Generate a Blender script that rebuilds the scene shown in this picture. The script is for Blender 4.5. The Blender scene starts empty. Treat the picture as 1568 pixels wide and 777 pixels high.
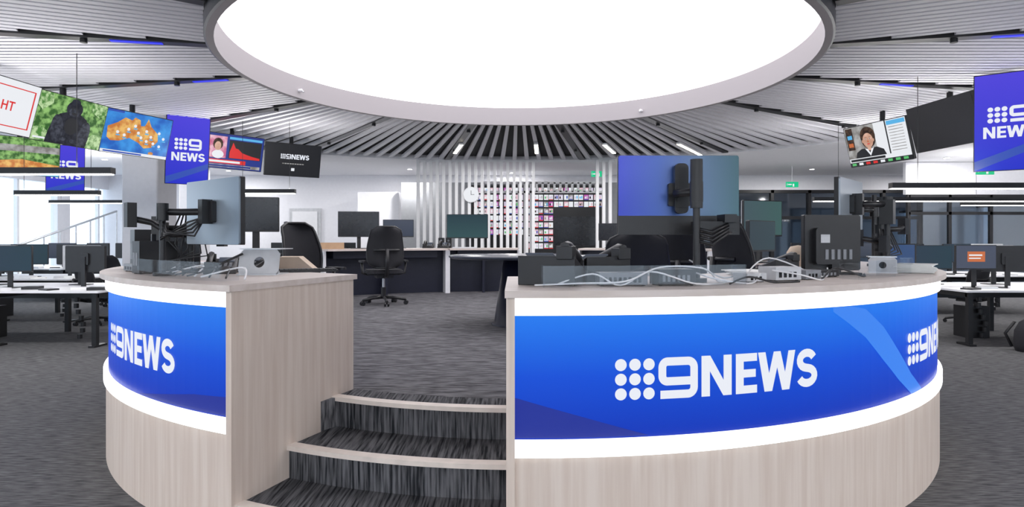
import bpy, math, random
from mathutils import Matrix, Vector
random.seed(7)
rad=math.radians
scene=bpy.context.scene
scene.view_settings.view_transform='Standard'
scene.view_settings.look='None'
scene.view_settings.exposure=0.12

# ------------------------------------------------------------------ materials
def new_mat(name):
    m=bpy.data.materials.new(name); m.use_nodes=True
    nt=m.node_tree; b=nt.nodes['Principled BSDF']
    return m,nt,b
def mat(name,col,rough=.5,metal=0,var=.08,scale=12,bump=0,coat=0):
    m,nt,b=new_mat(name)
    b.inputs['Roughness'].default_value=rough
    b.inputs['Metallic'].default_value=metal
    if coat: b.inputs['Coat Weight'].default_value=coat
    tc=nt.nodes.new('ShaderNodeTexCoord'); n=nt.nodes.new('ShaderNodeTexNoise')
    n.inputs['Scale'].default_value=scale; n.inputs['Detail'].default_value=3
    nt.links.new(tc.outputs['Object'],n.inputs['Vector'])
    r=nt.nodes.new('ShaderNodeValToRGB')
    r.color_ramp.elements[0].position=.3; r.color_ramp.elements[1].position=.7
    r.color_ramp.elements[0].color=[c*(1-var) for c in col]+[1]
    r.color_ramp.elements[1].color=[min(1,c*(1+var)) for c in col]+[1]
    nt.links.new(n.outputs['Fac'],r.inputs['Fac']); nt.links.new(r.outputs['Color'],b.inputs['Base Color'])
    if bump:
        bp=nt.nodes.new('ShaderNodeBump'); bp.inputs['Strength'].default_value=bump
        nt.links.new(n.outputs['Fac'],bp.inputs['Height']); nt.links.new(bp.outputs['Normal'],b.inputs['Normal'])
    return m
def emis(name,col,strength=1.0,base=(0.02,0.02,0.02)):
    m,nt,b=new_mat(name)
    b.inputs['Base Color'].default_value=(*base,1)
    b.inputs['Roughness'].default_value=.4
    b.inputs['Specular IOR Level'].default_value=.2
    b.inputs['Emission Color'].default_value=(*col,1)
    b.inputs['Emission Strength'].default_value=strength
    return m
def streak(name,c0,c1,scale,stretch,rough=.9,bump=.3,c2=None,detail=4):
    m,nt,b=new_mat(name)
    b.inputs['Roughness'].default_value=rough
    if rough>.8: b.inputs['Specular IOR Level'].default_value=.15
    tc=nt.nodes.new('ShaderNodeTexCoord'); mp=nt.nodes.new('ShaderNodeMapping')
    mp.inputs['Scale'].default_value=stretch
    n=nt.nodes.new('ShaderNodeTexNoise'); n.inputs['Scale'].default_value=scale; n.inputs['Detail'].default_value=detail
    nt.links.new(tc.outputs['Object'],mp.inputs['Vector']); nt.links.new(mp.outputs['Vector'],n.inputs['Vector'])
    r=nt.nodes.new('ShaderNodeValToRGB')
    r.color_ramp.elements[0].position=.36; r.color_ramp.elements[1].position=.64
    r.color_ramp.elements[0].color=(*c0,1); r.color_ramp.elements[1].color=(*c1,1)
    nt.links.new(n.outputs['Fac'],r.inputs['Fac']); nt.links.new(r.outputs['Color'],b.inputs['Base Color'])
    if bump:
        bp=nt.nodes.new('ShaderNodeBump'); bp.inputs['Strength'].default_value=bump; bp.inputs['Distance'].default_value=.01
        nt.links.new(n.outputs['Fac'],bp.inputs['Height']); nt.links.new(bp.outputs['Normal'],b.inputs['Normal'])
    return m
def grad(name,axis,p0,p1,cols,strength=1.0,emission=True,rough=.35,metal=0):
    m,nt,b=new_mat(name)
    tc=nt.nodes.new('ShaderNodeTexCoord'); sp=nt.nodes.new('ShaderNodeSeparateXYZ')
    mr=nt.nodes.new('ShaderNodeMapRange'); mr.inputs['From Min'].default_value=p0; mr.inputs['From Max'].default_value=p1
    nt.links.new(tc.outputs['Object'],sp.inputs[0]); nt.links.new(sp.outputs[axis],mr.inputs['Value'])
    r=nt.nodes.new('ShaderNodeValToRGB')
    el=r.color_ramp.elements
    while len(el)<len(cols): el.new(.5)
    for i,c in enumerate(cols):
        el[i].position=i/(len(cols)-1); el[i].color=(*c,1)
    nt.links.new(mr.outputs['Result'],r.inputs['Fac'])
    b.inputs['Roughness'].default_value=rough; b.inputs['Metallic'].default_value=metal
    if emission:
        b.inputs['Base Color'].default_value=(.005,.01,.03,1)
        b.inputs['Specular IOR Level'].default_value=.15
        nt.links.new(r.outputs['Color'],b.inputs['Emission Color']); b.inputs['Emission Strength'].default_value=strength
    else: nt.links.new(r.outputs['Color'],b.inputs['Base Color'])
    return m
def glass(name,tint=(.9,.95,1),f=.12):
    m=bpy.data.materials.new(name); m.use_nodes=True; nt=m.node_tree; nt.nodes.clear()
    o=nt.nodes.new('ShaderNodeOutputMaterial'); t=nt.nodes.new('ShaderNodeBsdfTransparent'); g=nt.nodes.new('ShaderNodeBsdfGlossy')
    g.inputs['Roughness'].default_value=.05; t.inputs['Color'].default_value=(*tint,1)
    mx=nt.nodes.new('ShaderNodeMixShader'); mx.inputs[0].default_value=f
    nt.links.new(t.outputs[0],mx.inputs[1]); nt.links.new(g.outputs[0],mx.inputs[2]); nt.links.new(mx.outputs[0],o.inputs['Surface'])
    return m

CARPET=streak('carpet_grey',(.055,.055,.059),(.155,.154,.158),9,(1,9,1),bump=.4)
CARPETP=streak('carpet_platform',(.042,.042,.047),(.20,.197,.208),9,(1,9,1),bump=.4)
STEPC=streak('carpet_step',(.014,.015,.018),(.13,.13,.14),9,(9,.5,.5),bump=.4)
WOOD=streak('oak_laminate',(.60,.50,.43),(.68,.59,.52),4,(9,9,.4),rough=.5,bump=.02,detail=7)
TOPW=streak('counter_top',(.60,.52,.47),(.68,.60,.56),3,(1,6,6),rough=.45,bump=.0)
NOSE=mat('step_nosing',(.70,.62,.56),.5)
BAND=emis('light_band',(.98,.98,1),1.2,(.8,.8,.8))
BLUE=grad('blue_graphic',2,.57,1.085,[(.004,.032,.46),(.005,.075,.66),(.014,.19,.84)],.92)  # lighter top: glow from the light band put into the gradient
BLUED=emis('blue_dark',(.004,.022,.32),.9)
BLUEL=emis('blue_light',(.035,.22,.86),.92)
WHITEE=emis('logo_white',(.86,.89,.97),.86)
DISC=emis('ceiling_light_glow',(.985,.955,1.0),2.2,(.8,.8,.8))
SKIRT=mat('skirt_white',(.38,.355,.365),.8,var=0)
DARKRIM=mat('dark_rim',(.07,.07,.08),.4)
SLAT=mat('slat_white',(.68,.675,.72),.5,var=.02)
SLATB=mat('slat_backing',(.012,.012,.014),.8)
BLACK=mat('black_plastic',(.014,.014,.016),.4)
BLACKG=mat('black_gloss',(.008,.008,.01),.12)
BLACKM=mat('black_metal',(.012,.012,.014),.35)
MESH=mat('chair_mesh',(.016,.016,.02),.85,scale=200,bump=.3)
FAB=mat('chair_fabric',(.02,.02,.025),.9)
NAVY=mat('navy_panel',(.012,.014,.03),.4)
TABLE=mat('table_dark',(.06,.068,.085),.25)
WALLM=mat('wall_white',(.80,.80,.835),.7,var=.02)
PARTG=mat('partition_grey',(.34,.35,.37),.7,var=.05)
CEILM=mat('ceiling_white',(.82,.82,.85),.7,var=.02)
WHITE=mat('white_paint',(.82,.82,.84),.4,var=.02)
SILVER=mat('silver',(.62,.63,.65),.3,.6)
GREY=mat('grey_plastic',(.22,.23,.25),.4)
LGREY=mat('light_grey_plastic',(.55,.56,.58),.4)
PAPER=mat('paper',(.85,.85,.83),.8)
CARD=mat('cardboard',(.5,.33,.2),.8)
TAN=mat('tan_paper',(.55,.44,.34),.8)
GLASS=glass('clear_glass',(.95,.98,1),.07)
ACRY=glass('acrylic',(.95,.96,.97),.05)
OGLASS=glass('office_glass',(.55,.6,.65),.1)
LIGHT=emis('lamp_glow',(1,.98,.95),6,(.8,.8,.8))
WARM=emis('lamp_warm',(1,.9,.72),6,(.8,.8,.8))
BLED=emis('blue_led',(.03,.04,.8),1.0)
GREENE=emis('exit_green',(.0,.5,.22),1.0)
SCR_OFF=mat('screen_off',(.012,.013,.017),.2)
SCR_TEAL=grad('screen_teal',0,-.3,.3,[(.06,.09,.10),(.05,.11,.09)],.9)
SCR_DIM=grad('screen_dim',0,-.3,.3,[(.03,.045,.052),(.025,.048,.05)],.9)
SCR_GREEN=grad('screen_green',2,-.2,.2,[(.035,.085,.07),(.02,.045,.04)],.8)
SCR_GREY=grad('screen_grey',2,-.2,.2,[(.05,.06,.075),(.09,.10,.12)],.7)
PURP=grad('screen_purple',2,-.6,.6,[(.025,.035,.56),(.08,.055,.68)],.92)
BACKBLUE=grad('monitor_back_painted_sheen',0,-.32,.32,[(.07,.15,.17),(.13,.20,.32),(.05,.11,.40),(.03,.05,.46)],1,False,.25,.3)  # glossy reflection painted into the base colour as a blue-teal gradient
BACKSIL=grad('silver_back_painted_sheen',0,-.3,.3,[(.20,.25,.30),(.44,.49,.54)],1,False,.3,.4)  # silver back with its reflection painted in, paler towards one side
def E(n,c,s=.9): return emis(n,c,s)
def noisy_screen(name,c0,c1,scale,c2=None):
    m,nt,b=new_mat(name); b.inputs['Base Color'].default_value=(.01,.01,.01,1); b.inputs['Roughness'].default_value=.3
    b.inputs['Specular IOR Level'].default_value=.2
    tc=nt.nodes.new('ShaderNodeTexCoord'); n=nt.nodes.new('ShaderNodeTexNoise'); n.inputs['Scale'].default_value=scale; n.inputs['Detail'].default_value=8
    r=nt.nodes.new('ShaderNodeValToRGB'); r.color_ramp.elements[0].position=.4; r.color_ramp.elements[1].position=.62
    r.color_ramp.elements[0].color=(*c0,1); r.color_ramp.elements[1].color=(*c1,1)
    nt.links.new(tc.outputs['Object'],n.inputs['Vector']); nt.links.new(n.outputs['Fac'],r.inputs['Fac'])
    nt.links.new(r.outputs['Color'],b.inputs['Emission Color']); b.inputs['Emission Strength'].default_value=.95
    return m
S_GREEN=noisy_screen('scr_jungle',(.03,.11,.02),(.28,.52,.16),14)
S_LEAF=noisy_screen('scr_leaf',(.07,.22,.04),(.5,.68,.36),22)
S_SEA=noisy_screen('scr_sea',(.02,.12,.5),(.05,.3,.75),4)
S_LAND=noisy_screen('scr_land',(.55,.18,.04),(.8,.48,.14),10)
S_WHT=E('scr_white',(.82,.84,.88)); S_RED=E('scr_red',(.7,.02,.02)); S_NAVY=E('scr_navy',(.01,.03,.24))
S_DK=E('scr_dark',(.010,.011,.015)); S_FUR=noisy_screen('scr_fur',(.005,.006,.012),(.02,.023,.038),20); S_FUR2=noisy_screen('scr_fur2',(.014,.017,.028),(.06,.066,.09),20)
S_SKIN=noisy_screen('scr_skin',(.50,.27,.19),(.70,.44,.34),6); S_HAIR=noisy_screen('scr_hair',(.02,.01,.008),(.08,.045,.03),25); S_PINK=noisy_screen('scr_pink',(.55,.12,.25),(.8,.5,.6),8)
S_ORG=E('scr_orange',(.55,.14,.04)); S_GRY=noisy_screen('scr_grey',(.20,.19,.18),(.42,.42,.42),7); S_CY=E('scr_cyan',(.1,.45,.8)); S_GLINE=E('scr_greenline',(.1,.5,.15))
S_MAG=E('scr_mag',(.5,.1,.42)); S_LIL=E('scr_lilac',(.62,.55,.70)); S_BLU=E('scr_blue',(.03,.08,.45)); S_TAB=E('scr_tablet',(.03,.07,.18)); S_ROSE=E('scr_rose',(.75,.5,.58))

# ------------------------------------------------------------------ mesh builder
class Ob:
    def __init__(s,name,loc=(0,0,0),yaw=0,tilt=0):
        s.n=name; s.v=[]; s.f=[]; s.m=[]; s.s=[]; s.mats=[]
        s.M=Matrix.Translation(loc)@Matrix.Rotation(rad(yaw),4,'Z')@Matrix.Rotation(rad(tilt),4,'X')
    def mi(s,m):
        if m not in s.mats: s.mats.append(m)
        return s.mats.index(m)
    def add(s,vs,fs,m,smooth=False,T=None):
        o=len(s.v); k=s.mi(m)
        for v in vs:
            v=Vector(v)
            if T: v=T@v
            s.v.append(tuple(v))
        for f in fs:
            s.f.append([i+o for i in f]); s.m.append(k); s.s.append(smooth)
    def box(s,c,d,m,rot=None,T=None):
        x,y,z=[q/2 for q in d]
        vs=[Vector((a*x,b*y,e*z)) for a in(-1,1) for b in(-1,1) for e in(-1,1)]
        R=Matrix.Translation(c)
        if rot:
            R=R@Matrix.Rotation(rad(rot[2]),4,'Z')@Matrix.Rotation(rad(rot[1]),4,'Y')@Matrix.Rotation(rad(rot[0]),4,'X')
        if T: R=T@R
        s.add([R@v for v in vs],[(0,1,3,2),(4,6,7,5),(0,4,5,1),(2,3,7,6),(0,2,6,4),(1,5,7,3)],m)
    def bb(s,x0,x1,y0,y1,z0,z1,m,T=None):
        s.box(((x0+x1)/2,(y0+y1)/2,(z0+z1)/2),(x1-x0,y1-y0,z1-z0),m,T=T)
    def cyl(s,p0,p1,r0,m,r1=None,n=16,caps=True):
        if r1 is None: r1=r0
        p0=Vector(p0);p1=Vector(p1); d=(p1-p0).normalized()
        a=d.orthogonal().normalized(); b=d.cross(a)
        A=[p0+(a*math.cos(2*math.pi*i/n)+b*math.sin(2*math.pi*i/n))*r0 for i in range(n)]
        B=[p1+(a*math.cos(2*math.pi*i/n)+b*math.sin(2*math.pi*i/n))*r1 for i in range(n)]
        s.add(A+B,[(i,(i+1)%n,n+(i+1)%n,n+i) for i in range(n)],m,True)
        if caps:
            s.add(A,[tuple(range(n))[::-1]],m); s.add(B,[tuple(range(n))],m)
    def tube(s,pts,r,m,n=8):
        pts=[Vector(p) for p in pts]; rings=[]
        a=None
        for i,p in enumerate(pts):
            d=(pts[min(i+1,len(pts)-1)]-pts[max(i-1,0)]).normalized()
            if a is None: a=d.orthogonal().normalized()
            a=(a-d*a.dot(d)).normalized(); b=d.cross(a)
            rings+= [p+(a*math.cos(2*math.pi*k/n)+b*math.sin(2*math.pi*k/n))*r for k in range(n)]
        fs=[(i*n+k,i*n+(k+1)%n,(i+1)*n+(k+1)%n,(i+1)*n+k) for i in range(len(pts)-1) for k in range(n)]
        fs.append(tuple(range(n))[::-1]); L=(len(pts)-1)*n; fs.append(tuple(range(L,L+n)))
        s.add(rings,fs,m,True)
    def prism(s,poly,a0,a1,m,ax='z',T=None):
        n=len(poly)
        def P(p,a):
            return (p[0],p[1],a) if ax=='z' else ((p[0],a,p[1]) if ax=='y' else (a,p[0],p[1]))
        vs=[P(p,a0) for p in poly]+[P(p,a1) for p in poly]
        s.add(vs,[tuple(range(n))[::-1],tuple(range(n,2*n))]+[(i,(i+1)%n,n+(i+1)%n,n+i) for i in range(n)],m,False,T)
    def revolve(s,c,prof,m,n=32):
        vs=[]
        for r,z in prof:
            vs+=[(c[0]+r*math.cos(2*math.pi*i/n),c[1]+r*math.sin(2*math.pi*i/n),c[2]+z) for i in range(n)]
        fs=[(j*n+i,j*n+(i+1)%n,(j+1)*n+(i+1)%n,(j+1)*n+i) for j in range(len(prof)-1) for i in range(n)]
        s.add(vs,fs,m,True)
    def ring(s,cx,cy,r0,r1,a0,a1,z0,z1,m,a0o=None,a1o=None,n=None):
        if a0o is None:a0o=a0
        if a1o is None:a1o=a1
        if n is None:n=max(2,int(abs(a1-a0)/1.5))
        vs=[]
        for i in range(n+1):
            t=i/n; ai=rad(a0+(a1-a0)*t); ao=rad(a0o+(a1o-a0o)*t)
            for r,a in((r0,ai),(r1,ao)):
                for z in(z0,z1): vs.append((cx+r*math.sin(a),cy-r*math.cos(a),z))
        fs=[]
        for i in range(n):
            o=4*i;q=o+4
            fs+=[(o,q,q+1,o+1),(o+2,o+3,q+3,q+2),(o+1,q+1,q+3,o+3),(o,o+2,q+2,q)]
        fs+=[(0,1,3,2),(4*n,4*n+2,4*n+3,4*n+1)]
        s.add(vs,fs,m)
    def done(s,bevel=0):
        me=bpy.data.meshes.new(s.n); me.from_pydata(s.v,[],s.f)
        for m in s.mats: me.materials.append(m)
        for i,p in enumerate(me.polygons):
            p.material_index=s.m[i]; p.use_smooth=s.s[i]
        me.update()
        o=bpy.data.objects.new(s.n,me); o.matrix_world=s.M
        scene.collection.objects.link(o)
        if bevel:
            b=o.modifiers.new('bevel','BEVEL'); b.width=bevel; b.segments=2; b.limit_method='ANGLE'; b.angle_limit=rad(50)
        return o
def lamp(parent,loc,sx,sy,power,up=False,col=(1,.98,.97),name='lamp_tube'):
    l=bpy.data.lights.new(name,'AREA'); l.shape='RECTANGLE'; l.size=sx; l.size_y=sy; l.energy=power; l.color=col
    ob=bpy.data.objects.new(name,l); scene.collection.objects.link(ob); ob.parent=parent
    ob.location=loc
    if up: ob.rotation_euler=(math.pi,0,0)
    return ob
def rrect(w,h,r,cx=0,cy=0,n=5):
    pts=[]
    for (sx,sy,a0) in((1,1,0),(-1,1,90),(-1,-1,180),(1,-1,270)):
        for i in range(n+1):
            a=rad(a0+90*i/n); pts.append((cx+sx*(w/2-r)+r*math.cos(a),cy+sy*(h/2-r)+r*math.sin(a)))
    return pts
# rrect corner arcs: rebuild with correct outward sweep
def rrect(w,h,r,cx=0,cy=0,n=5):
    pts=[]
    for (sx,sy,a0) in((1,1,0),(-1,1,90),(-1,-1,180),(1,-1,270)):
        ox,oy=cx+sx*(w/2-r),cy+sy*(h/2-r)
        for i in range(n+1):
            a=rad(a0+90*i/n); pts.append((ox+r*math.cos(a),oy+r*math.sin(a)))
    return pts

# ------------------------------------------------------------------ logo glyph quads
def stroke(pts,w):
    out=[]; L=[];R=[]
    for i,p in enumerate(pts):
        p=Vector(p)
        d0=(p-Vector(pts[i-1])).normalized() if i>0 else None
        d1=(Vector(pts[i+1])-p).normalized() if i<len(pts)-1 else None
        d=(d0 or d1) if not(d0 and d1) else (d0+d1).normalized()
        nrm=Vector((-d.y,d.x)); k=1
        if d0 and d1: k=1/max(.5,nrm.dot(Vector((-d1.y,d1.x))))
        L.append(p+nrm*w/2*k);R.append(p-nrm*w/2*k)
    for i in range(len(pts)-1): out.append([tuple(R[i]),tuple(R[i+1]),tuple(L[i+1]),tuple(L[i])])
    return out
def arc(cx,cy,rx,ry,a0,a1,n=7):
    return [(cx+rx*math.cos(rad(a0+(a1-a0)*i/n)),cy+ry*math.sin(rad(a0+(a1-a0)*i/n))) for i in range(n+1)]
def rect(x0,y0,x1,y1): return [(x0,y0),(x1,y0),(x1,y1),(x0,y1)]
def mark():
    q=[]
    for i in range(3):
        for j in range(3):
            cx=.15+i*.35; cy=.15+j*.35
            q.append([(cx+.145*math.cos(2*math.pi*k/18),cy+.145*math.sin(2*math.pi*k/18)) for k in range(18)])
    x=1.12;w=.20
    p=[(x+.02,.1)]+arc(x+.74,.26,.16,.16,-90,0)+arc(x+.74,.74,.16,.16,0,90)+arc(x+.2,.76,.13,.14,90,180)+arc(x+.2,.55,.13,.13,180,270)+[(x+.86,.42)]
    q+=stroke(p,w)
    return q
def news():
    q=[];x=0;b=.23
    q+=[rect(x,0,x+b,1),rect(x+.61,0,x+.84,1),[(x+.60,0),(x+.84,0),(x+b+.01,1),(x,1)]]
    x=.96
    q+=[rect(x,0,x+b,1),rect(x+b,0,x+.63,.20),rect(x+b,.40,x+.59,.60),rect(x+b,.80,x+.63,1)]
    x=1.62
    q+=[[(x+.2,0),(x+.44,0),(x+.23,1),(x,1)],[(x+.22,0),(x+.44,0),(x+.71,1),(x+.49,1)],
        [(x+.76,0),(x+.98,0),(x+.71,1),(x+.49,1)],[(x+.76,0),(x+1.0,0),(x+1.2,1),(x+.97,1)]]
    x=2.87
    p=arc(x+.36,.70,.25,.195,20,260,14)+arc(x+.36,.30,.27,.195,80,-160,14)
    q+=stroke(p,.21)
    return q
LOGO=mark()+[[(u+2.22,v) for u,v in f] for f in news()]

# ------------------------------------------------------------------ constants
CX,CY=.07,5.8
T=1.19; P=.5
def cylmap(a,r,z): return (CX+r*math.sin(rad(a)),CY-r*math.cos(rad(a)),z)
def strip(o,pts,r,m,n=24):
    vs=[];fs=[]
    for i in range(len(pts)-1):
        A,B=pts[i],pts[i+1]
        for k in range(n):
            o0=len(vs)
            for t in(k/n,(k+1)/n):
                a=A[0]+(B[0]-A[0])*t; l=A[1]+(B[1]-A[1])*t; h=A[2]+(B[2]-A[2])*t
                vs+=[cylmap(a,r,l),cylmap(a,r,h)]
            fs.append((o0,o0+2,o0+3,o0+1))
    o.add(vs,fs,m)
def logo_on(o,a_start,zb,h,r,clip=None):
    for f in LOGO:
        o.add([cylmap(a_start+math.degrees(u*h/3.22),r,zb+v*h) for u,v in f],[tuple(range(len(f)))],WHITEE)
def news_desk(a0i,a0o,a1,logos,side):
    o=Ob('news_desk')
    g=1 if a1>0 else -1
    s=.6*g
    o.ring(CX,CY,3.13,3.235,a0i+s,a1,0,.50,WOOD,a0o+s,a1)
    o.ring(CX,CY,3.13,3.25,a0i+s,a1,.50,.568,BAND,a0o+s,a1)
    o.ring(CX,CY,3.14,3.222,a0i+s,a1,.568,1.085,BLUE,a0o+s,a1)
    o.ring(CX,CY,3.13,3.240,a0i+s,a1,1.085,1.158,BAND,a0o+s,a1)
    o.ring(CX,CY,2.28,3.27,a0i-.1*g,a1,1.16,T,TOPW,a0o-.1*g,a1)
    o.ring(CX,CY,2.31,3.255,a0i,a0i+.9*g,0,1.16,WOOD,a0o,a0o+.62*g,n=2)
    o.ring(CX,CY,2.35,3.235,a1-.9*g,a1,P,1.16,WOOD,n=2)
    for a in range(30,100,20):
        aa=a*g
        o.ring(CX,CY,2.45,3.1,aa,aa+.7*g,P,1.16,WHITE,n=1)
    for a,z in logos: logo_on(o,a,z,.175,3.226)
    if side=='R':
        strip(o,[(-1.2,.575,.745),(4,.575,.66),(9,.575,.576)],3.2245,BLUED)
        pts=[(26.5,1.06,1.083),(28.5,1.0,1.083),(31,.92,1.06),(34,.79,.96),(37,.67,.82),(40,.572,.68),(43,.572,.58)]
        strip(o,pts,3.2245,BLUEL,12)
        strip(o,[(57,.575,.62),(66,.575,.75),(75,.575,.576)],3.2245,BLUED)
    else:
        strip(o,[(-25.2,.575,.665),(-30,.575,.65),(-40,.575,.576)],3.2245,BLUED)
    return o.done()
news_desk(-26.3,-24.6,-98,[(-51,.725),(-85,.725)],'L')
news_desk(-2.3,-1.65,98,[(6.4,.725),(39,.725),(72,.725)],'R')

# ------------------------------------------------------------------ platform & steps
o=Ob('raised_platform')
poly=[]
for a in range(-25,-1,1): poly.append(cylmap(a,2.44,0)[:2])
for a in range(-1,91,3): poly.append(cylmap(a,3.12,0)[:2])
poly.append((3.2,9.4))
for a in range(38,-39,-4): poly.append((.07+5.2*math.sin(rad(a)),6.2+5.2*math.cos(rad(a))))
poly.append((-3.06,9.4))
for a in range(-90,-25,3): poly.append(cylmap(a,3.12,0)[:2])
o.prism(poly,0,P,CARPETP)
o.done()
o=Ob('carpeted_steps')
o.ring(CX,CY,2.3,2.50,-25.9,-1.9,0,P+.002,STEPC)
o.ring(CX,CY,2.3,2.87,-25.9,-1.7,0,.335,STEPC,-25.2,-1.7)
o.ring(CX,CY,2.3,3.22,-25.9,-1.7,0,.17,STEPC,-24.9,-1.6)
for r,z,ai in((2.50,P,-25.9),(2.87,.335,-25.2),(3.22,.17,-24.9)):
    o.ring(CX,CY,r-.045,r+.018,ai,-1.8,z-.018,z+.006,NOSE)
o.done()
def back_desk(a0,a1):
    o=Ob('curved_workstation_desk')
    c=(.07,6.2)
    o.ring(*c,4.25,5.1,180-a0,180-a1,1.22,1.25,TOPW)
    o.ring(*c,4.62,4.66,180-a0,180-a1,P,1.22,NAVY)
    k=max(2,int(abs(a1-a0)/10))
    for i in range(k+1):
        a=a0+(a1-a0)*i/k
        o.ring(*c,4.36,4.95,180-a-.25,180-a+.25,P,1.22,WHITE if i in(0,k) else NAVY,n=1)
    o.ring(*c,4.40,4.62,180-a0-2,180-a1+2,1.1,1.22,NAVY)
    return o.done()
back_desk(-42,-15.5)
back_desk(-15,0.5)
back_desk(14,42)
o=Ob('round_meeting_table',(.08,6.6,P))
o.revolve((0,0,0),[(0,.70),(.72,.70),(.75,.715),(.75,.73),(.74,.735),(0,.735)],TABLE,64)
o.revolve((0,0,0),[(.30,0),(.30,.015),(.27,.03),(.17,.69),(0,.70)],NAVY,48)
o.done()

# ------------------------------------------------------------------ ceiling
DCX,DCY=.07,7.33
o=Ob('round_ceiling_light')
n=128
def circ(r,z): return [(DCX+r*math.cos(2*math.pi*i/n),DCY+r*math.sin(2*math.pi*i/n),z) for i in range(n)]
def band(o,r0,z0,r1,z1,m):
    o.add(circ(r0,z0)+circ(r1,z1),[(i,(i+1)%n,n+(i+1)%n,n+i) for i in range(n)],m,True)
o.add(circ(3.24,3.64),[tuple(range(n))[::-1]],DISC)
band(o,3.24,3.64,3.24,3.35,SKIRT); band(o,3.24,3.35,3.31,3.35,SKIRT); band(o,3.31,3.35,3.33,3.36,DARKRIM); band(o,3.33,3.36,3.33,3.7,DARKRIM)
for a in (158,52):
    x=DCX+3.24*math.cos(rad(a)); y=DCY+3.24*math.sin(rad(a)); q=Vector((-math.cos(rad(a)),-math.sin(rad(a)),0))
    p=Vector((x,y,3.45)); o.cyl(p,p+q*.05,.022,WHITE,n=12); o.cyl(p+q*.05,p+q*.08-Vector((0,0,.03)),.012,LGREY,n=10)
o.done()
o=Ob('ceiling_slats')
RO=9.1; ZS=3.50
for k in range(16):
    phi=22.5*k; u=Vector((math.cos(rad(phi)),math.sin(rad(phi)),0)); v=Vector((-u.y,u.x,0)); C=Vector((DCX,DCY,0))
    if 40<phi<140:
        for j in range(11):
            ph=rad(phi-11.25+22.5*(j+.5)/11); uu=Vector((math.cos(ph),math.sin(ph),0)); vv=Vector((-uu.y,uu.x,0))
            vs=[]
            for sgn in(-1,1):
                for s_,hw in((3.33,.026),(RO,.055)):
                    for z in(ZS,ZS+.06): vs.append(C+uu*s_+vv*(sgn*hw)+Vector((0,0,z)))
            o.add(vs,[(0,1,3,2),(4,6,7,5),(0,4,5,1),(2,3,7,6),(0,2,6,4),(1,5,7,3)],SLAT)
        continue
    th=math.tan(rad(11.25)); pitch=.115
    m_=int(RO*th/pitch)+1
    for j in range(-m_,m_+1):
        t=j*pitch
        if abs(t)>RO*.99: continue
        s0=max(math.sqrt(max(0,3.33**2-t*t)),(abs(t)+.09)/th); s1=math.sqrt(RO*RO-t*t)
        if s1-s0<.1: continue
        vs=[]
        for sgn in(-1,1):
            for s_ in(s0,s1):
                for z,hw in((ZS,.038),(ZS+.05,.038)): vs.append(C+u*s_+v*(t+sgn*hw)+Vector((0,0,z)))
        o.add(vs,[(0,1,3,2),(4,6,7,5),(0,4,5,1),(2,3,7,6),(0,2,6,4),(1,5,7,3)],SLAT)
o.done()
o=Ob('ceiling_track_channels')
for k in range(16):
    ph=22.5*k+11.25
    phi=rad(ph); u=Vector((math.cos(phi),math.sin(phi),0)); C=Vector((DCX,DCY,0))
    c=C+u*((3.35+RO)/2)
    o.box((c.x,c.y,ZS+.03),(RO-3.35,.13,.1),BLACKM,rot=(0,0,ph))
    if k in (0,8,15,7):
        q=C+u*(4.1 if k in(7,8) else 5.2); o.box((q.x,q.y,ZS-.024),(.5,.05,.01),BLED,rot=(0,0,ph))
    for s_ in(4.6,7.2):
        q=C+u*s_
        o.cyl((q.x,q.y,ZS-.06),(q.x,q.y,ZS),.035,BLACKM,n=12)
o.done()
o=Ob('ceiling')
nn=128
o.ring(DCX,DCY,3.3,RO,0,360,ZS+.10,ZS+.2,SLATB)
vs=[];fs=[]
X0,X1,Y0,Y1=-13.2,15.2,-6.2,24.2
for i in range(nn+1):
    a=2*math.pi*i/nn; dx,dy=math.cos(a),math.sin(a)
    vs.append((DCX+(RO+.0)*dx,DCY+RO*dy,3.47)); 
    ts=[]
    if dx>1e-6: ts.append((X1-DCX)/dx)
    if dx<-1e-6: ts.append((X0-DCX)/dx)
    if dy>1e-6: ts.append((Y1-DCY)/dy)
    if dy<-1e-6: ts.append((Y0-DCY)/dy)
    t=min(ts); vs.append((DCX+dx*t,DCY+dy*t,3.47)); vs.append((DCX+RO*dx,DCY+RO*dy,3.75))
for i in range(nn):
    fs+=[(3*i,3*i+1,3*i+4,3*i+3),(3*i,3*i+3,3*i+5,3*i+2)]
o.add(vs,fs,CEILM)
o.bb(X0,X1,Y0,Y1,3.76,3.85,CEILM)
o.done()
def lin(name,p,L,ang,z,m,w=.05):
    o=Ob(name,(p[0],p[1],z),ang)
    o.box((0,0,.02),(L,w,.04),WHITE); o.box((0,0,-.004),(L-.02,w-.01,.008),m); 
    ob=o.done(); lamp(ob,(0,0,-.012),L-.05,w-.02,45)
for x,y,a,L in((-1.22,14.0,101,1.4),(.55,14.0,87,1.4),(2.2,14.0,72,1.4),(4.05,14.1,60,2.0)):
    lin('surface_linear_light',(x,y),L,a,ZS-.065,WARM,.09)

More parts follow.
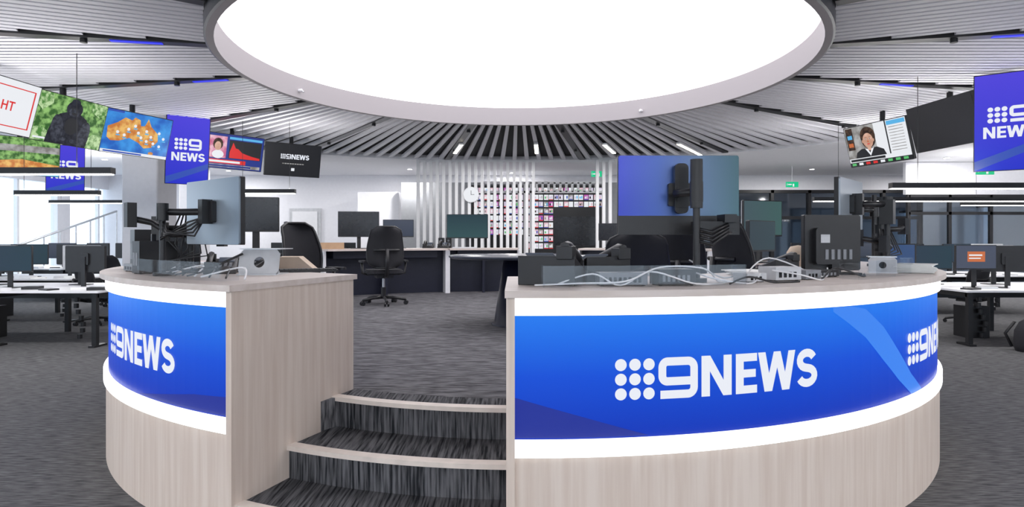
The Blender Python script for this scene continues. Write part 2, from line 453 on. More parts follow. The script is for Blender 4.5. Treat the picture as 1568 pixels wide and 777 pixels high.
# ------------------------------------------------------------------ room
o=Ob('floor'); o.bb(-13.2,15.2,-6.2,24.2,-.1,0,CARPET); o.done()
def winwall(name,axis,pos,a0,a1,step,m=WALLM,mull=WHITE,sill=.15,head=3.0,zt=3.8,thick=.2):
    o=Ob(name)
    def bx(u0,u1,z0,z1,t,mm):
        if axis=='x': o.bb(pos-t/2,pos+t/2,u0,u1,z0,z1,mm)
        else: o.bb(u0,u1,pos-t/2,pos+t/2,z0,z1,mm)
    bx(a0,a1,0,sill,thick,m); bx(a0,a1,head,zt,thick,m)
    u=a0;i=0
    while u<=a1+.01:
        w=.5 if i%3==0 else .07
        bx(u-w/2,u+w/2,sill,head,thick if i%3==0 else .1,m if i%3==0 else mull); u+=step;i+=1
    bx(a0,a1,1.05,1.1,.06,mull)
    o.done()
    g=Ob('window_'+name[5:])
    if axis=='x': g.bb(pos-.005,pos+.005,a0,a1,sill,head,GLASS)
    else: g.bb(a0,a1,pos-.005,pos+.005,sill,head,GLASS)
    g.done()
winwall('wall_left','x',-13.1,-6,24,1.6)
winwall('wall_front','y',-6.1,-13,15,1.75)  # unseen wall behind camera, glazed so sky light fills the room
o=Ob('wall_right')
o.bb(15,15.2,-6.2,24.2,2.5,3.8,WALLM)
ys=[-6.2,-2,1,5,8,11.5,13.2,15.2,16.0,19.4,24.2]
for i in range(0,len(ys)-1):
    if i%2==0: o.bb(15,15.2,ys[i],ys[i+1],0,2.5,WALLM)
    else:
        o.bb(15.05,15.1,ys[i],ys[i+1],0,2.5,OGLASS)
        for y in(ys[i],(ys[i]+ys[i+1])/2,ys[i+1]): o.bb(14.97,15.17,y-.04,y+.04,0,2.5,BLACKM)
        o.bb(14.97,15.17,ys[i],ys[i+1],2.42,2.5,BLACKM)
o.done()
o=Ob('wall_back')
o.bb(-13.2,6.0,20,20.2,0,3.8,WALLM)
o.bb(6.0,13.2,20,20.2,3.0,3.8,WALLM)
o.bb(13.2,15.2,20,20.2,0,3.8,WALLM)
o.bb(5.8,15.2,24,24.2,0,3.8,WALLM)
o.bb(5.8,6.0,20.2,24,0,3.8,WALLM)
o.bb(-4.7,-3.45,18.9,20,0,2.85,WALLM)
o.done()
o=Ob('window_back')
o.bb(6.0,13.2,20.08,20.1,0,3.0,OGLASS)
x=6.0
while x<13.3: o.bb(x-.05,x+.05,20.0,20.16,0,3.0,BLACKM); x+=1.2
for z in(.05,2.1,2.95): o.bb(6.0,13.2,20.0,20.16,z-.05,z+.05,BLACKM)
o.done()
o=Ob('glazed_partition',(0,16.6,0))
for x in(10.6,11.7,12.8,13.9,14.9): o.bb(x-.04,x+.04,-.04,.04,0,2.6,BLACKM)
for z in(.05,2.1,2.57): o.bb(10.6,14.9,-.04,.04,z-.04,z+.04,BLACKM)
o.bb(10.6,14.9,-.006,.006,.05,2.57,OGLASS); o.bb(10.5,14.98,-.06,.06,2.6,3.46,WALLM)
o.done()
o=Ob('door_1')
o.bb(-7.15,-6.15,19.93,19.99,0,2.4,LGREY); o.bb(-7.05,-6.25,19.9,19.95,0,2.3,WHITE); o.cyl((-6.35,19.88,1.05),(-6.35,19.88,1.25),.012,SILVER)
o.done()
o=Ob('structural_column',(-7.35,12.6,0)); o.prism(rrect(.72,.72,.04),0,3.47,WALLM); o.done()
o=Ob('structural_column',(-9.0,17.6,0)); o.prism(rrect(.6,.6,.04),0,3.47,WALLM); o.done()
for x,y,z in((9.3,12.2,2.75),(2.25,16.3,3.12),(7.9,17.5,2.95)):
    o=Ob('exit_sign',(x,y,z))
    o.box((0,0,0),(.34,.04,.15),GREENE); o.box((.03,-.022,-.02),(.04,.006,.08),S_WHT); o.box((-.07,-.022,0),(.1,.006,.03),S_WHT)
    o.prism([(-.14,-.04),(-.14,.04),(-.175+.02,0)],-.024,-.021,S_WHT,'y')
    o.cyl((0,0,.07),(0,0,3.48-z),.008,WHITE); o.done()
for x,y in((6.2,17.3),(8.8,18.2),(4.3,18.4),(-5.5,17.5),(11,15.7),(-8.5,18.6),(-3,18.2),(-10.5,16),(12.5,18.5),(13,12),(13,8),(9,22),(12,22),(0,19.2)):  # a few of these are added to wash the back walls with light
    o=Ob('downlight',(x,y,3.47 if y<20.5 else 3.76)); o.cyl((0,0,-.012),(0,0,0),.09,WHITE,n=20); o.cyl((0,0,-.016),(0,0,-.011),.065,LIGHT,n=20); ob=o.done()
    lamp(ob,(0,0,-.02),.09,.09,55)

o=Ob('slatted_partition')
x=-2.42
while x<2.66:
    if x<.62 or x>2.15: o.bb(x-.038,x+.038,15.95,16.07,0,3.44,WHITE)
    x+=.165
for z in(.06,3.42): o.bb(-2.46,2.66,15.98,16.04,z-.03,z+.03,WHITE)
x=-.8
while x<2.5:
    o.bb(x-.03,x+.03,17.2,17.3,0,2.98,WHITE) if x<.6 else o.bb(x-.03,x+.03,17.2,17.3,2.72,2.98,WHITE); x+=.165
for z in(2.72,2.98): o.bb(-.85,2.5,17.2,17.3,z-.03,z+.03,WHITE)
o.done()
o=Ob('partition_wall',(0,18.5,0)); o.bb(-3.3,3.4,0,.1,0,3.1,PARTG); o.done()
o=Ob('video_wall',(0,18.3,0))
o.bb(-1.2,2.7,0,.12,.9,3.0,BLACKM)
o.bb(-1.2,2.7,-.05,.02,.0,1.0,NAVY)
cols=[S_WHT,S_LIL,S_ROSE,S_WHT,S_WHT,S_WHT,S_GRY,S_LIL,S_ROSE,S_CY,S_GLINE]
for r in range(9):
    for c in range(13):
        x=-1.12+c*.295; z=1.12+r*.205
        if x>1.15 and z<2.15: continue
        if x<.1 and r<2: continue
        for sx in (0,.14):
            cc=random.choice(cols[:9]) if random.random()>.05 else S_MAG
            o.bb(x+sx,x+sx+.125,-.01,.01,z+.01,z+.165,cc)
            o.bb(x+sx+.02,x+sx+.06,-.014,-.009,z+.05,z+.11,random.choice(cols+[S_DK,S_SKIN,S_HAIR]))
            o.bb(x+sx+.07,x+sx+.105,-.014,-.009,z+.05,z+.13,random.choice(cols+[S_BLU]))
            o.bb(x+sx,x+sx+.125,-.016,-.009,z+.01,z+.03,random.choice([S_RED,S_WHT,S_BLU,S_WHT]))
o.bb(1.22,2.6,-.04,0,1.2,2.1,BLACK); o.bb(1.25,2.57,-.045,-.04,1.23,2.07,SCR_OFF)
o.done()
o=Ob('wall_clock',(-1.05,15.93,2.55)); o.cyl((0,0,0),(0,-.03,0),.2,WHITE,n=32); o.cyl((0,-.03,0),(0,-.035,0),.185,S_WHT,n=32)
o.box((0,-.04,.05),(.012,.004,.11),BLACK); o.box((.04,-.04,0),(.09,.004,.012),BLACK); o.done()

# ------------------------------------------------------------------ pendants
def pendant(x0,x1,y,z,up=50,down=25,ang=0):
    L=x1-x0
    o=Ob('linear_pendant_light',((x0+x1)/2,y,z),ang)
    o.box((0,0,.035),(L,.09,.07),BLACK); o.box((0,0,-.006),(L-.03,.08,.012),LIGHT)
    for s in(-.4,.4): o.cyl((L*s,0,.07),(L*s,0,3.5-z),.004,BLACKM,n=6)
    ob=o.done()
    if up: lamp(ob,(0,0,.075),L-.1,.07,up*L/3,True,name='added_uplight')  # added lamp above the housing, hidden from below, brightens the ceiling
    if down: lamp(ob,(0,0,-.016),L-.1,.06,down*L/3)
pendant(-8.6,-4.5,7.0,2.14)
pendant(-8.0,-6.65,10,2.12)
pendant(-4.88,-3.84,11,2.22,110)
pendant(4.88,8.4,8,2.06)
pendant(5.34,9.8,11,2.08)
pendant(-10.8,-8.2,14.5,2.25); pendant(10.5,14,14.5,2.2)  # extra pendants added as more uplight for the outer ceiling
pendant(-8,-4,2,2.5,75,70); pendant(4,8,2,2.5,75,70); pendant(-8,-4,-2,2.5,75,90); pendant(4,8,-2,2.5,75,90); pendant(-2.5,2.5,-2.5,2.6,75,120)  # unseen pendants beside and behind camera, added to light desk fronts and ceiling

# ------------------------------------------------------------------ hanging TVs
def tv(x,y,z,w,h,yaw,tilt=15,scr=SCR_OFF,content=None):
    o=Ob('hanging_television',(x,y,z),yaw,tilt)
    o.prism(rrect(w,h,.01),-.02,.03,BLACK,'y')
    o.prism(rrect(w*.6,h*.6,.03),.03,.06,BLACK,'y')
    W=w-.02;H=h-.02
    o.bb(-W/2,W/2,-.022,-.0195,-H/2,H/2,scr)
    def R(u0,v0,u1,v1,m,l=1):
        o.add([(u*W-W/2,-.022-.0012*l,v*H-H/2) for u,v in((u0,v0),(u1,v0),(u1,v1),(u0,v1))],[(0,1,2,3)],m)
    def EL(cu,cv,ru,rv,m,l=1,n=24,a=0):
        pts=[]
        for i in range(n):
            t=2*math.pi*i/n; px=ru*math.cos(t)*W; pz=rv*math.sin(t)*H
            pts.append((cu*W-W/2+px*math.cos(a)-pz*math.sin(a),-.022-.0012*l,cv*H-H/2+px*math.sin(a)+pz*math.cos(a)))
        o.add(pts,[tuple(range(n))],m)
    def PG(pts,m,l=1):
        o.add([(u*W-W/2,-.022-.0012*l,v*H-H/2) for u,v in pts],[tuple(range(len(pts)))],m)
    def LG(fs,x0,z0,s,m=WHITEE,l=2):
        for f in fs: o.add([(x0+u*s,-.022-.0012*l,z0+v*s) for u,v in f],[tuple(range(len(f)))],m)
    if content: content(R,EL,PG,LG,W,H)
    inv=Matrix.Rotation(rad(-tilt),4,'X')
    st=Vector((0,.055,0))
    b=inv@Vector((0,.10,0)); tp=inv@Vector((0,.10,3.55-z)); 
    o.cyl(b,tp,.04,BLACKM,n=12); o.cyl(st,b,.05,BLACKM,n=12)
    return o.done()
def c_text(R,EL,PG,LG,W,H):
    R(.05,.12,.95,.14,S_RED);R(.05,.86,.95,.88,S_RED);R(.93,.12,.95,.88,S_RED);R(.05,.12,.06,.88,S_RED)
    for k,(u,) in enumerate([(.3,),(.42,),(.54,)]):
        R(u,.42,u+.02,.6,S_RED);R(u+.06,.42,u+.08,.6,S_RED);R(u,.5,u+.08,.53,S_RED)
    R(.66,.42,.68,.6,S_RED);R(.63,.57,.71,.6,S_RED)
def c_gor(R,EL,PG,LG,W,H):
    PG([(0,.0),(0,.25),(.12,.3),(.25,.18),(.3,0)],S_LEAF,.6); PG([(.8,.0),(.78,.2),(.88,.35),(1,.3),(1,0)],S_LEAF,.6)
    PG([(.0,.75),(.1,.62),(.22,.8),(.2,1),(0,1)],S_LEAF,.6); PG([(.75,1),(.78,.8),(.9,.7),(1,.8),(1,1)],S_LEAF,.6)
    PG([(.2,0),(.22,.25),(.26,.48),(.33,.62),(.42,.68),(.62,.68),(.72,.6),(.78,.42),(.8,.2),(.78,0)],S_FUR,1)
    EL(.52,.77,.115,.17,S_FUR,2); EL(.52,.92,.065,.07,S_FUR,2)
    EL(.33,.3,.085,.3,S_FUR2,2,a=.15); EL(.72,.28,.08,.28,S_FUR2,2,a=-.15)
    EL(.52,.70,.075,.10,S_FUR2,3); R(.45,.77,.59,.79,S_DK,4); EL(.49,.75,.014,.018,S_DK,4); EL(.55,.75,.014,.018,S_DK,4); EL(.52,.67,.035,.03,S_DK,4); EL(.52,.4,.1,.18,S_DK,2.5)
    EL(.4,.08,.09,.05,S_FUR2,3,a=.3); EL(.62,.07,.09,.05,S_FUR2,3,a=-.2)
    R(.04,.04,.2,.08,S_WHT,4)
def c_map(R,EL,PG,LG,W,H):
    PG([(.06,.35),(.05,.6),(.18,.72),(.28,.86),(.38,.82),(.42,.9),(.5,.86),(.52,.72),(.58,.74),(.62,.92),(.68,.75),(.8,.6),(.82,.42),(.74,.25),(.62,.2),(.52,.32),(.38,.4),(.24,.3),(.12,.28)],S_LAND,1)
    EL(.74,.1,.04,.04,S_LAND,1)
    for u,v in((.2,.5),(.35,.6),(.5,.55),(.62,.62),(.7,.5),(.64,.38),(.55,.45),(.75,.35),(.3,.45),(.44,.7),(.82,.62),(.85,.3),(.9,.5)):
        EL(u,v,.022,.036,S_WHT,2); R(u-.02,v-.08,u+.035,v-.05,S_CY,3)
    R(0,0,1,.07,S_WHT,2); R(.04,.015,.6,.05,S_BLU,3); R(0,.95,.25,1,S_BLU,2)
def c_chart(R,EL,PG,LG,W,H):
    R(.03,.3,.34,.93,S_PINK,1); EL(.19,.7,.085,.17,S_HAIR,1.5); EL(.19,.64,.055,.13,S_SKIN,2); EL(.2,.4,.1,.12,S_WHT,2)
    R(.38,.3,.97,.85,S_NAVY,1); R(.385,.31,.965,.84,S_DK,1.2); PG([(.4,.32),(.4,.5),(.45,.78),(.5,.62),(.55,.6),(.62,.5),(.7,.46),(.8,.42),(.95,.38),(.95,.32)],S_RED,2)
    R(.38,.87,.97,.94,S_CY,1); R(.03,.14,.7,.26,S_RED,1); R(.03,.03,.97,.12,S_GRY,1); R(.06,.05,.8,.1,S_NAVY,2); R(.06,.17,.6,.23,S_WHT,2)
def c_9b(R,EL,PG,LG,W,H):
    s=.1; LG(mark(),-.26,.02,s); LG(news(),-.26+.22,.02,s)
    for i in range(9): R(.3+i*.045,.37,.335+i*.045,.4,S_GRY)
    R(.47,.16,.53,.25,S_WHT)
def c_port(R,EL,PG,LG,W,H):
    s=.2; LG(mark(),-.21,0,s); LG(news(),-.25,-.19,.145)
    PG([(0,.1),(1,.32),(1,.24),(0,0)],S_BLU,1)
def c_person(R,EL,PG,LG,W,H):
    R(0,.2,.68,1,S_GRY,1); R(.02,.42,.14,.98,S_HAIR,1.5); R(.04,.5,.12,.6,S_ORG,1.7);R(.04,.7,.12,.8,S_CY,1.7); R(.5,.2,.68,1,S_WHT,1.3)
    R(.7,.2,1,1,S_WHT,1); R(.71,.88,.99,.98,S_CY,2)
    for i in range(9): R(.73,.26+i*.07,.95,.275+i*.07,S_GRY,2)
    PG([(.12,.2),(.15,.34),(.24,.42),(.5,.42),(.6,.34),(.63,.2)],S_DK,1.8)
    EL(.38,.72,.125,.23,S_HAIR,2); EL(.38,.62,.115,.2,S_HAIR,2); R(.345,.36,.405,.5,S_SKIN,2.4); EL(.375,.61,.085,.185,S_SKIN,3)
    PG([(.28,.72),(.33,.8),(.44,.8),(.475,.68),(.47,.8),(.4,.86),(.3,.84)],S_HAIR,3.5)
    EL(.34,.65,.014,.012,S_WHT,4); EL(.41,.65,.014,.012,S_WHT,4); EL(.34,.65,.007,.012,S_HAIR,5); EL(.41,.65,.007,.012,S_HAIR,5)
    R(.325,.685,.36,.693,S_HAIR,4); R(.395,.685,.43,.693,S_HAIR,4); EL(.375,.585,.012,.025,S_ORG,4); EL(.375,.52,.026,.012,S_RED,4); EL(.285,.6,.012,.04,S_SKIN,3.2); EL(.465,.6,.012,.04,S_SKIN,3.2)
    PG([(.3,.42),(.345,.4),(.375,.3),(.405,.4),(.45,.42),(.375,.22)],S_WHT,3)
    R(0,.1,1,.2,S_WHT,2); R(.02,.12,.6,.18,S_DK,3); R(0,0,1,.1,S_DK,2)
    for i in range(8): R(.03+i*.12,.02,.1+i*.12,.08,random.choice([S_RED,S_GLINE,S_WHT]),3)
def c_road(R,EL,PG,LG,W,H):
    PG([(0,0),(1,0),(1,.3),(.5,.42),(0,.3)],S_LAND,1); R(0,.62,1,.8,S_GRY,1); R(0,0,1,.1,S_CY,2)
TW,TH=1.13,.67
tv(-6.15,7.4,3.03,TW,TH,88,15,S_WHT,c_text)
tv(-6.10,8.55,3.03,TW,TH,81,15,S_GREEN,c_gor)
tv(-5.84,9.66,3.03,TW,TH,69,15,S_SEA,c_map)
tv(-5.62,10.75,2.95,.68,1.2,36,13,PURP,c_port)
tv(-5.34,11.95,3.08,TW,TH,51,13,S_NAVY,c_chart)
tv(-4.5,12.75,3.03,TW,TH,37,13,S_DK,c_9b)
tv(5.98,10.15,2.98,TW+.1,TH+.02,-75,15,S_DK,c_person)
tv(6.15,8.85,3.05,TW+.1,TH+.02,-86,15,SCR_OFF)
tv(6.2,7.75,2.87,.70,1.22,-36,13,PURP,c_port)
tv(-8.7,11,2.88,TW,TH,50,8,S_GREEN,c_road)
tv(-9.5,13.2,2.88,.68,1.05,40,8,PURP,c_port)

# ------------------------------------------------------------------ chairs
def chair(x,y,yaw,z=P,H=1.06,name='office_chair'):
    o=Ob(name,(x,y,z),yaw); k=(H-.13)/1.02
    for i in range(5):
        a=2*math.pi*i/5+.3; d=Vector((math.cos(a),math.sin(a),0))
        o.tube([Vector((0,0,.10)),d*.16+Vector((0,0,.095)),d*.31+Vector((0,0,.07))],.02,BLACK)
        p=d*.31; q=Vector((-d.y,d.x,0))
        for s in(-1,1): o.cyl(p+q*(.012*s)+Vector((0,0,.03)),p+q*(.032*s)+Vector((0,0,.03)),.03,BLACK,n=14)
        o.cyl(p+Vector((0,0,.03)),p+Vector((0,0,.07)),.01,BLACK,n=8)
    o.cyl((0,0,.08),(0,0,.26*k),.035,BLACK); o.cyl((0,0,.26*k),(0,0,.42*k),.02,SILVER)
    zs=.42*k
    o.box((0,.02,zs+.01),(.22,.28,.05),BLACK)
    for w,d,z0,z1 in((.46,.44,0.03,.05),(.50,.48,.05,.085),(.47,.45,.085,.1)):
        o.prism(rrect(w,d,.11),zs+z0,zs+z1,FAB)
    bw,bh,zb=.49,.60*k,zs+.13; nx,nz=10,12; vs=[];
    def bp(u,v):
        w_=bw*(1-.10*v*v)*(0.92+.08*math.sin(math.pi*min(1,v*1.3)))
        r=.09; e=0
        vv=v*bh
        if vv<r: e=r-math.sqrt(max(0,r*r-(r-vv)**2))
        if vv>bh-r: e=r-math.sqrt(max(0,r*r-(vv-bh+r)**2))
        hw=w_/2-e
        x=(u*2-1)*hw
        y=.235+.05*(1-(u*2-1)**2)+.10*v -.05*math.sin(math.pi*v)
        y-=.09*(u*2-1)**2*.9
        return Vector((x,y,zb+vv))
    for j in range(nz+1):
        for i in range(nx+1): vs.append(bp(i/nx,j/nz))
    fs=[(j*(nx+1)+i,j*(nx+1)+i+1,(j+1)*(nx+1)+i+1,(j+1)*(nx+1)+i) for j in range(nz) for i in range(nx)]
    o.add(vs,fs,MESH,True)
    o.add([v+Vector((0,.012,0)) for v in vs],[f[::-1] for f in fs],MESH,True)
    edge=[bp(0,j/nz) for j in range(nz+1)]+[bp(i/nx,1) for i in range(1,nx+1)]+[bp(1,1-j/nz) for j in range(1,nz+1)]+[bp(1-i/nx,0) for i in range(1,nx+1)]
    o.tube(edge,.014,BLACK)
    o.tube([(0,.12,zs+.0),(0,.30,zs+.04),(0,.34,zs+.2),(0,.335,zs+.42*k)],.026,BLACK)
    o.tube([(-.17,.26,zs+.40*k),(0,.335,zs+.40*k),(.17,.26,zs+.40*k)],.018,BLACK)
    for s in(-1,1):
        o.tube([(s*.2,.03,zs+.03),(s*.29,.03,zs+.05),(s*.30,.03,zs+.2)],.018,BLACK)
        o.prism(rrect(.08,.26,.03,s*.29,-.01),zs+.2,zs+.225,BLACK)
    return o.done()
chair(-1.78,8.6,200,H=1.07)
chair(-2.0,6.25,60,H=1.07)
chair(.92,4.7,176,H=.94)
chair(1.55,5.8,165,H=1.0)
chair(1.90,4.95,105,H=1.06)
for x,y,a in((-6.9,10.3,150),(7.6,10.35,200),(-9.2,9.9,20),(10.2,10.6,160),(-5.6,10.4,190),(-8.4,13.2,170),(6.6,13.9,190),(8.6,13.8,160),(-5.2,15.6,200)): chair(x,y,a,z=0)

# ------------------------------------------------------------------ monitors
def monitor(x,y,zb,w,h,zc,yaw,scr=SCR_OFF,back=BLACK,name='computer_monitor',stand='foot',post=(0,.16),posth=None,strip_=None):
    o=Ob(name,(x,y,zb+zc),yaw)
    o.prism(rrect(w,h,.008),-.012,.014,BLACK,'y')
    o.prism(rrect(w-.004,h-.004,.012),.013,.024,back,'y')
    o.bb(-w/2+.008,w/2-.008,-.0135,-.011,-h/2+.016,h/2-.008,scr)
    if strip_: o.bb(-w/2,w/2,.0,.028,-h/2-.0,-h/2+strip_,BLACK)
    if stand=='foot':
        o.prism(rrect(.14,.16,.02,0,0),.022,.045,back,'y')
        o.bb(-.03,.03,.03,.055,-zc+.008,.03,BLACK)
        o.prism(rrect(.26,.2,.03,0,.03),-zc,-zc+.01,BLACK)
    else:
        px,py=post; ph=posth if posth else .12
        o.prism(rrect(.12,.12,.01),.024,.05,BLACK,'y')
        o.cyl((px,py,-zc),(px,py,ph),.017,BLACK); o.cyl((px,py,-zc),(px,py,-zc+.02),.05,BLACK,n=20)
        o.cyl((px,py,-.05),(px,py,.05),.032,BLACK)
        o.tube([(px,py,.0),(px*.5+.06,py*.6,0.0),(0,.05,0)],.02,BLACK)
        o.box((0,.06,0),(.05,.06,.14),BLACK)
    return o
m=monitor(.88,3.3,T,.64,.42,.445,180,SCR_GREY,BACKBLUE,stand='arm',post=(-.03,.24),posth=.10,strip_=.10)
m.cyl((-.03,.24,-.08),(-.03,.24,.16),.03,BLACK); m.prism(rrect(.07,.26,.025,-.0,.03),.05,.085,BLACK,'y')
for i in range(4):
    m.tube([(-.03,.24,-.18-.02*i),(-.1,.26,-.20-.02*i),(-.19,.22,-.16-.015*i),(-.24,.12,-.2)],.008,BLACK)
m.box((-.14,.16,-.17),(.2,.1,.05),BLACK); m.box((-.2,.18,-.13),(.06,.12,.04),BLACK)
m.done()
m=monitor(-1.73,3.62,T,.62,.38,.37,180-38,SCR_GREY,BACKSIL,stand='arm',post=(.22,.20),posth=.04)
for i in range(5):
    m.tube([(.22,.2,-.02*i-.05),(.12+.02*i,.22,-.12-.01*i),(.0+.02*i,.12,-.14+.02*i),(0,.06,-.03)],.006,BLACK)
m.tube([(.22,.2,-.1),(.32,.22,-.06),(.30,.34,-.04)],.018,BLACK); m.box((.30,.34,-.02),(.05,.05,.14),BLACK)
m.done()
def arm(x,y,yaw,h=.44,seed=0):
    o=Ob('monitor_arm',(x,y,T),yaw)
    o.cyl((0,0,0),(0,0,h),.018,BLACK); o.cyl((0,0,0),(0,0,.02),.05,BLACK,n=20)
    for z,dx,dy in((h-.08,.2,-.05),(h-.16,-.22,.02),(h-.24,.16,.08),(h-.2,-.12,-.1)):
        o.cyl((0,0,z-.03),(0,0,z+.03),.032,BLACK); o.tube([(0,0,z),(dx*.5,dy*.5-.05,z),(dx,dy,z+.02)],.018,BLACK); o.box((dx,dy,z+.02),(.05,.05,.11),BLACK)
    for i in range(7): o.tube([(.02*i-.05,-.03,h-.08),(.04*i-.10,-.07,.2-.015*i),(-.02*i,-.04,.08),(.0,-.02,.01)],.005,BLACK)
    o.done()
arm(-2.02,3.9,0); arm(2.50,4.22,30,.36)
monitor(-2.36,5.7,T,.42,.32,.44,12,SCR_OFF,BLACK,stand='foot').done()
monitor(-2.30,4.25,T,.30,.22,.14,40,SCR_OFF,BLACK,stand='foot').done()
m=monitor(1.95,3.80,T,.38,.34,.19,180+10,SCR_OFF,BLACK,name='television',stand='foot')
m.prism(rrect(.28,.22,.02,0,-.02),.024,.06,BLACK,'y')
for i in range(5): m.bb(-.1+.04*i,-.08+.04*i,.06,.064,-.1,-.04,GREY)
m.bb(.05,.11,.06,.063,0,.05,LGREY)
m.done()
m=monitor(2.22,4.10,T,.56,.33,.44,180+48,SCR_GREY,BACKSIL,stand='arm',post=(-.14,.2),posth=.02); m.box((-.14,.2,-.05),(.08,.08,.16),BLACK); m.done()
monitor(2.65,4.85,T,.5,.33,.44,180+62,SCR_GREY,GREY,stand='arm',post=(-.1,.16)).done()
monitor(2.5,6.2,T,.48,.36,.42,20,SCR_TEAL,LGREY,stand='foot').done()
monitor(2.25,5.6,T,.46,.28,.24,40,SCR_DIM,BLACK,stand='foot').done()
monitor(2.80,4.50,T,.22,.16,.10,-35,S_TAB,BLACK,stand='foot',name='tablet_display').done()
monitor(-2.52,10.2,1.25,.66,.42,.40,10,SCR_OFF,BLACK).done()
monitor(-1.95,10.65,1.25,.52,.30,.34,10,SCR_GREY,BLACK).done()
monitor(-.78,10.85,1.25,.72,.42,.38,0,SCR_GREEN,BLACK).done()
monitor(3.0,10.2,1.25,.6,.36,.36,-15,SCR_OFF,BLACK).done()
monitor(1.75,10.75,1.25,.5,.3,.28,0,SCR_OFF,BLACK).done()

# ------------------------------------------------------------------ small objects
def phone(x,y,z,yaw,s=1.0):
    o=Ob('desk_phone',(x,y,z),yaw)
    o.prism([(-.10*s,0),(.09*s,0),(.09*s,.09*s),(-.10*s,.025*s)],-.09*s,.09*s,BLACK,'x',T=None)
    o.box((.03*s,.03*s,.085*s),(.09*s,.07*s,.006*s),SCR_GREY,rot=(19,0,0))
    for i in range(3):
        for j in range(4): o.box((.0*s+.028*s*i,-.02*s-.018*s*j,.063*s-.006*s*j),(.018*s,.011*s,.008*s),GREY,rot=(19,0,0))
    o.tube([(-.06*s,.09*s,.115*s),(-.06*s,.06*s,.118*s),(-.06*s,-.05*s,.082*s),(-.06*s,-.09*s,.055*s)],.018*s,BLACK)
    o.box((-.06*s,.075*s,.10*s),(.05*s,.05*s,.04*s),BLACK); o.box((-.06*s,-.075*s,.055*s),(.05*s,.05*s,.04*s),BLACK)
    return o.done(.003)
phone(.20,2.95,T,160,1.5); phone(.42,3.14,T,205,1.4)
phone(-1.80,3.84,T,20); phone(-1.72,4.05,T,-10); phone(1.62,3.8,T,200)
phone(-1.45,10.75,1.25,0); phone(-1.2,10.8,1.25,0)
def laptop_stand(x,y,z,yaw,s=1):
    o=Ob('laptop_stand',(x,y,z),yaw)
    w,h=.24*s,.15*s; n=24
    out=[];inn=[]
    for i in range(n):
        a=2*math.pi*(i+.5)/n; c,si=math.cos(a),math.sin(a); t=min((w/2)/abs(c) if abs(c)>1e-6 else 9,(h/2)/abs(si) if abs(si)>1e-6 else 9)
        out.append((c*t,si*t+h/2)); inn.append((c*.032*s,si*.032*s+h*.5))
    for y0 in(0,.006):
        vs=[(p[0],y0+p[1]*.25,p[1]) for p in out]+[(p[0],y0+p[1]*.25,p[1]) for p in inn]
        o.add(vs,[(i,(i+1)%n,n+(i+1)%n,n+i) for i in range(n)],LGREY)
    o.box((0,.14*s,h+.003),(w,.22*s,.006),SILVER); o.box((0,.08*s,.003),(w,.2*s,.006),SILVER)
    o.box((0,.02,.014),(w,.006,.02),SILVER)
    return o.done()
laptop_stand(-1.50,3.66,T,0); laptop_stand(2.32,3.88,T,-25,.65)
def tent(x,y,z,w,d,h,m,name,yaw=0):
    o=Ob(name,(x,y,z),yaw); o.prism([(-w/2,0),(w/2,0),(w*.2,h),(-w*.2,h)],-d/2,d/2,m,'y'); o.done()
tent(-1.55,4.35,T,.34,.25,.09,TAN,'document_tray',12)
o=Ob('cardboard_box',(-2.85,9.75,1.25),15); 
for a in((-.2,0,.01,.26),(.2,0,.01,.26)): o.box((a[0],0,.05),(.01,.26,.1),CARD)
o.box((0,-.13,.05),(.4,.01,.1),CARD); o.box((0,.13,.05),(.4,.01,.1),CARD); o.box((0,0,.005),(.4,.26,.01),CARD); o.done()
def papers(x,y,z,n=5,yaw=0):
    o=Ob('paper_stack',(x,y,z),yaw)
    for i in range(n): o.box((random.uniform(-.02,.02),random.uniform(-.02,.02),.004+i*.006),(.21,.297,.005),PAPER,rot=(0,0,random.uniform(-12,12)))
    o.done()
papers(-2.3,4.75,T,6,30); papers(2.35,4.95,T,5,-20); papers(1.42,3.6,T,5,10); papers(2.55,3.95,T,9,-30)
def box_dev(name,x,y,z,w,d,h,m,yaw,ports=4):
    o=Ob(name,(x,y,z),yaw); o.bb(-w/2,w/2,-d/2,d/2,.004,h,m)
    for i in range(ports): 
        xx=-w/2+.02+i*(w-.04)/max(1,ports); o.bb(xx,xx+(w-.04)/ports*.6,-d/2-.002,-d/2+.001,h*.25,h*.65,BLACKG if m is not BLACK else GREY)
    for sx in(-1,1):
        for sy in(-1,1): o.cyl((sx*(w/2-.015),sy*(d/2-.015),0),(sx*(w/2-.015),sy*(d/2-.015),.005),.008,BLACK,n=8)
    o.done(.002)
box_dev('network_switch',.50,2.85,T,.22,.11,.06,GREY,3,8)
box_dev('network_switch',.74,2.86,T,.18,.11,.075,BLACK,8,6)
box_dev('kvm_extender',1.38,3.2,T,.17,.12,.07,LGREY,22,4)
box_dev('kvm_extender',1.18,3.08,T,.12,.1,.045,LGREY,22,3)
box_dev('kvm_extender',1.55,3.28,T,.12,.1,.05,GREY,28,3)
box_dev('set_top_box',-2.42,4.12,T,.26,.2,.05,GREY,-40,5)
box_dev('set_top_box',1.72,3.5,T,.2,.14,.04,BLACK,30,5)
box_dev('computer_tower',-2.58,4.5,T,.18,.3,.28,BLACK,-50,3)
box_dev('computer_tower',-2.22,3.86,T,.12,.22,.20,BLACK,-40,3)
def guard(a0,a1,r0=3.10):
    o=Ob('acrylic_equipment_cover')
    o.ring(CX,CY,r0,r0+.006,a0,a1,T,T+.095,ACRY)
    for a in (a0,(a0+a1)/2,a1): o.ring(CX,CY,r0-.1,r0,a,a+.12,T,T+.095,ACRY,n=1)
    o.done()
guard(1.2,19); guard(-29.5,-52); guard(34,52)
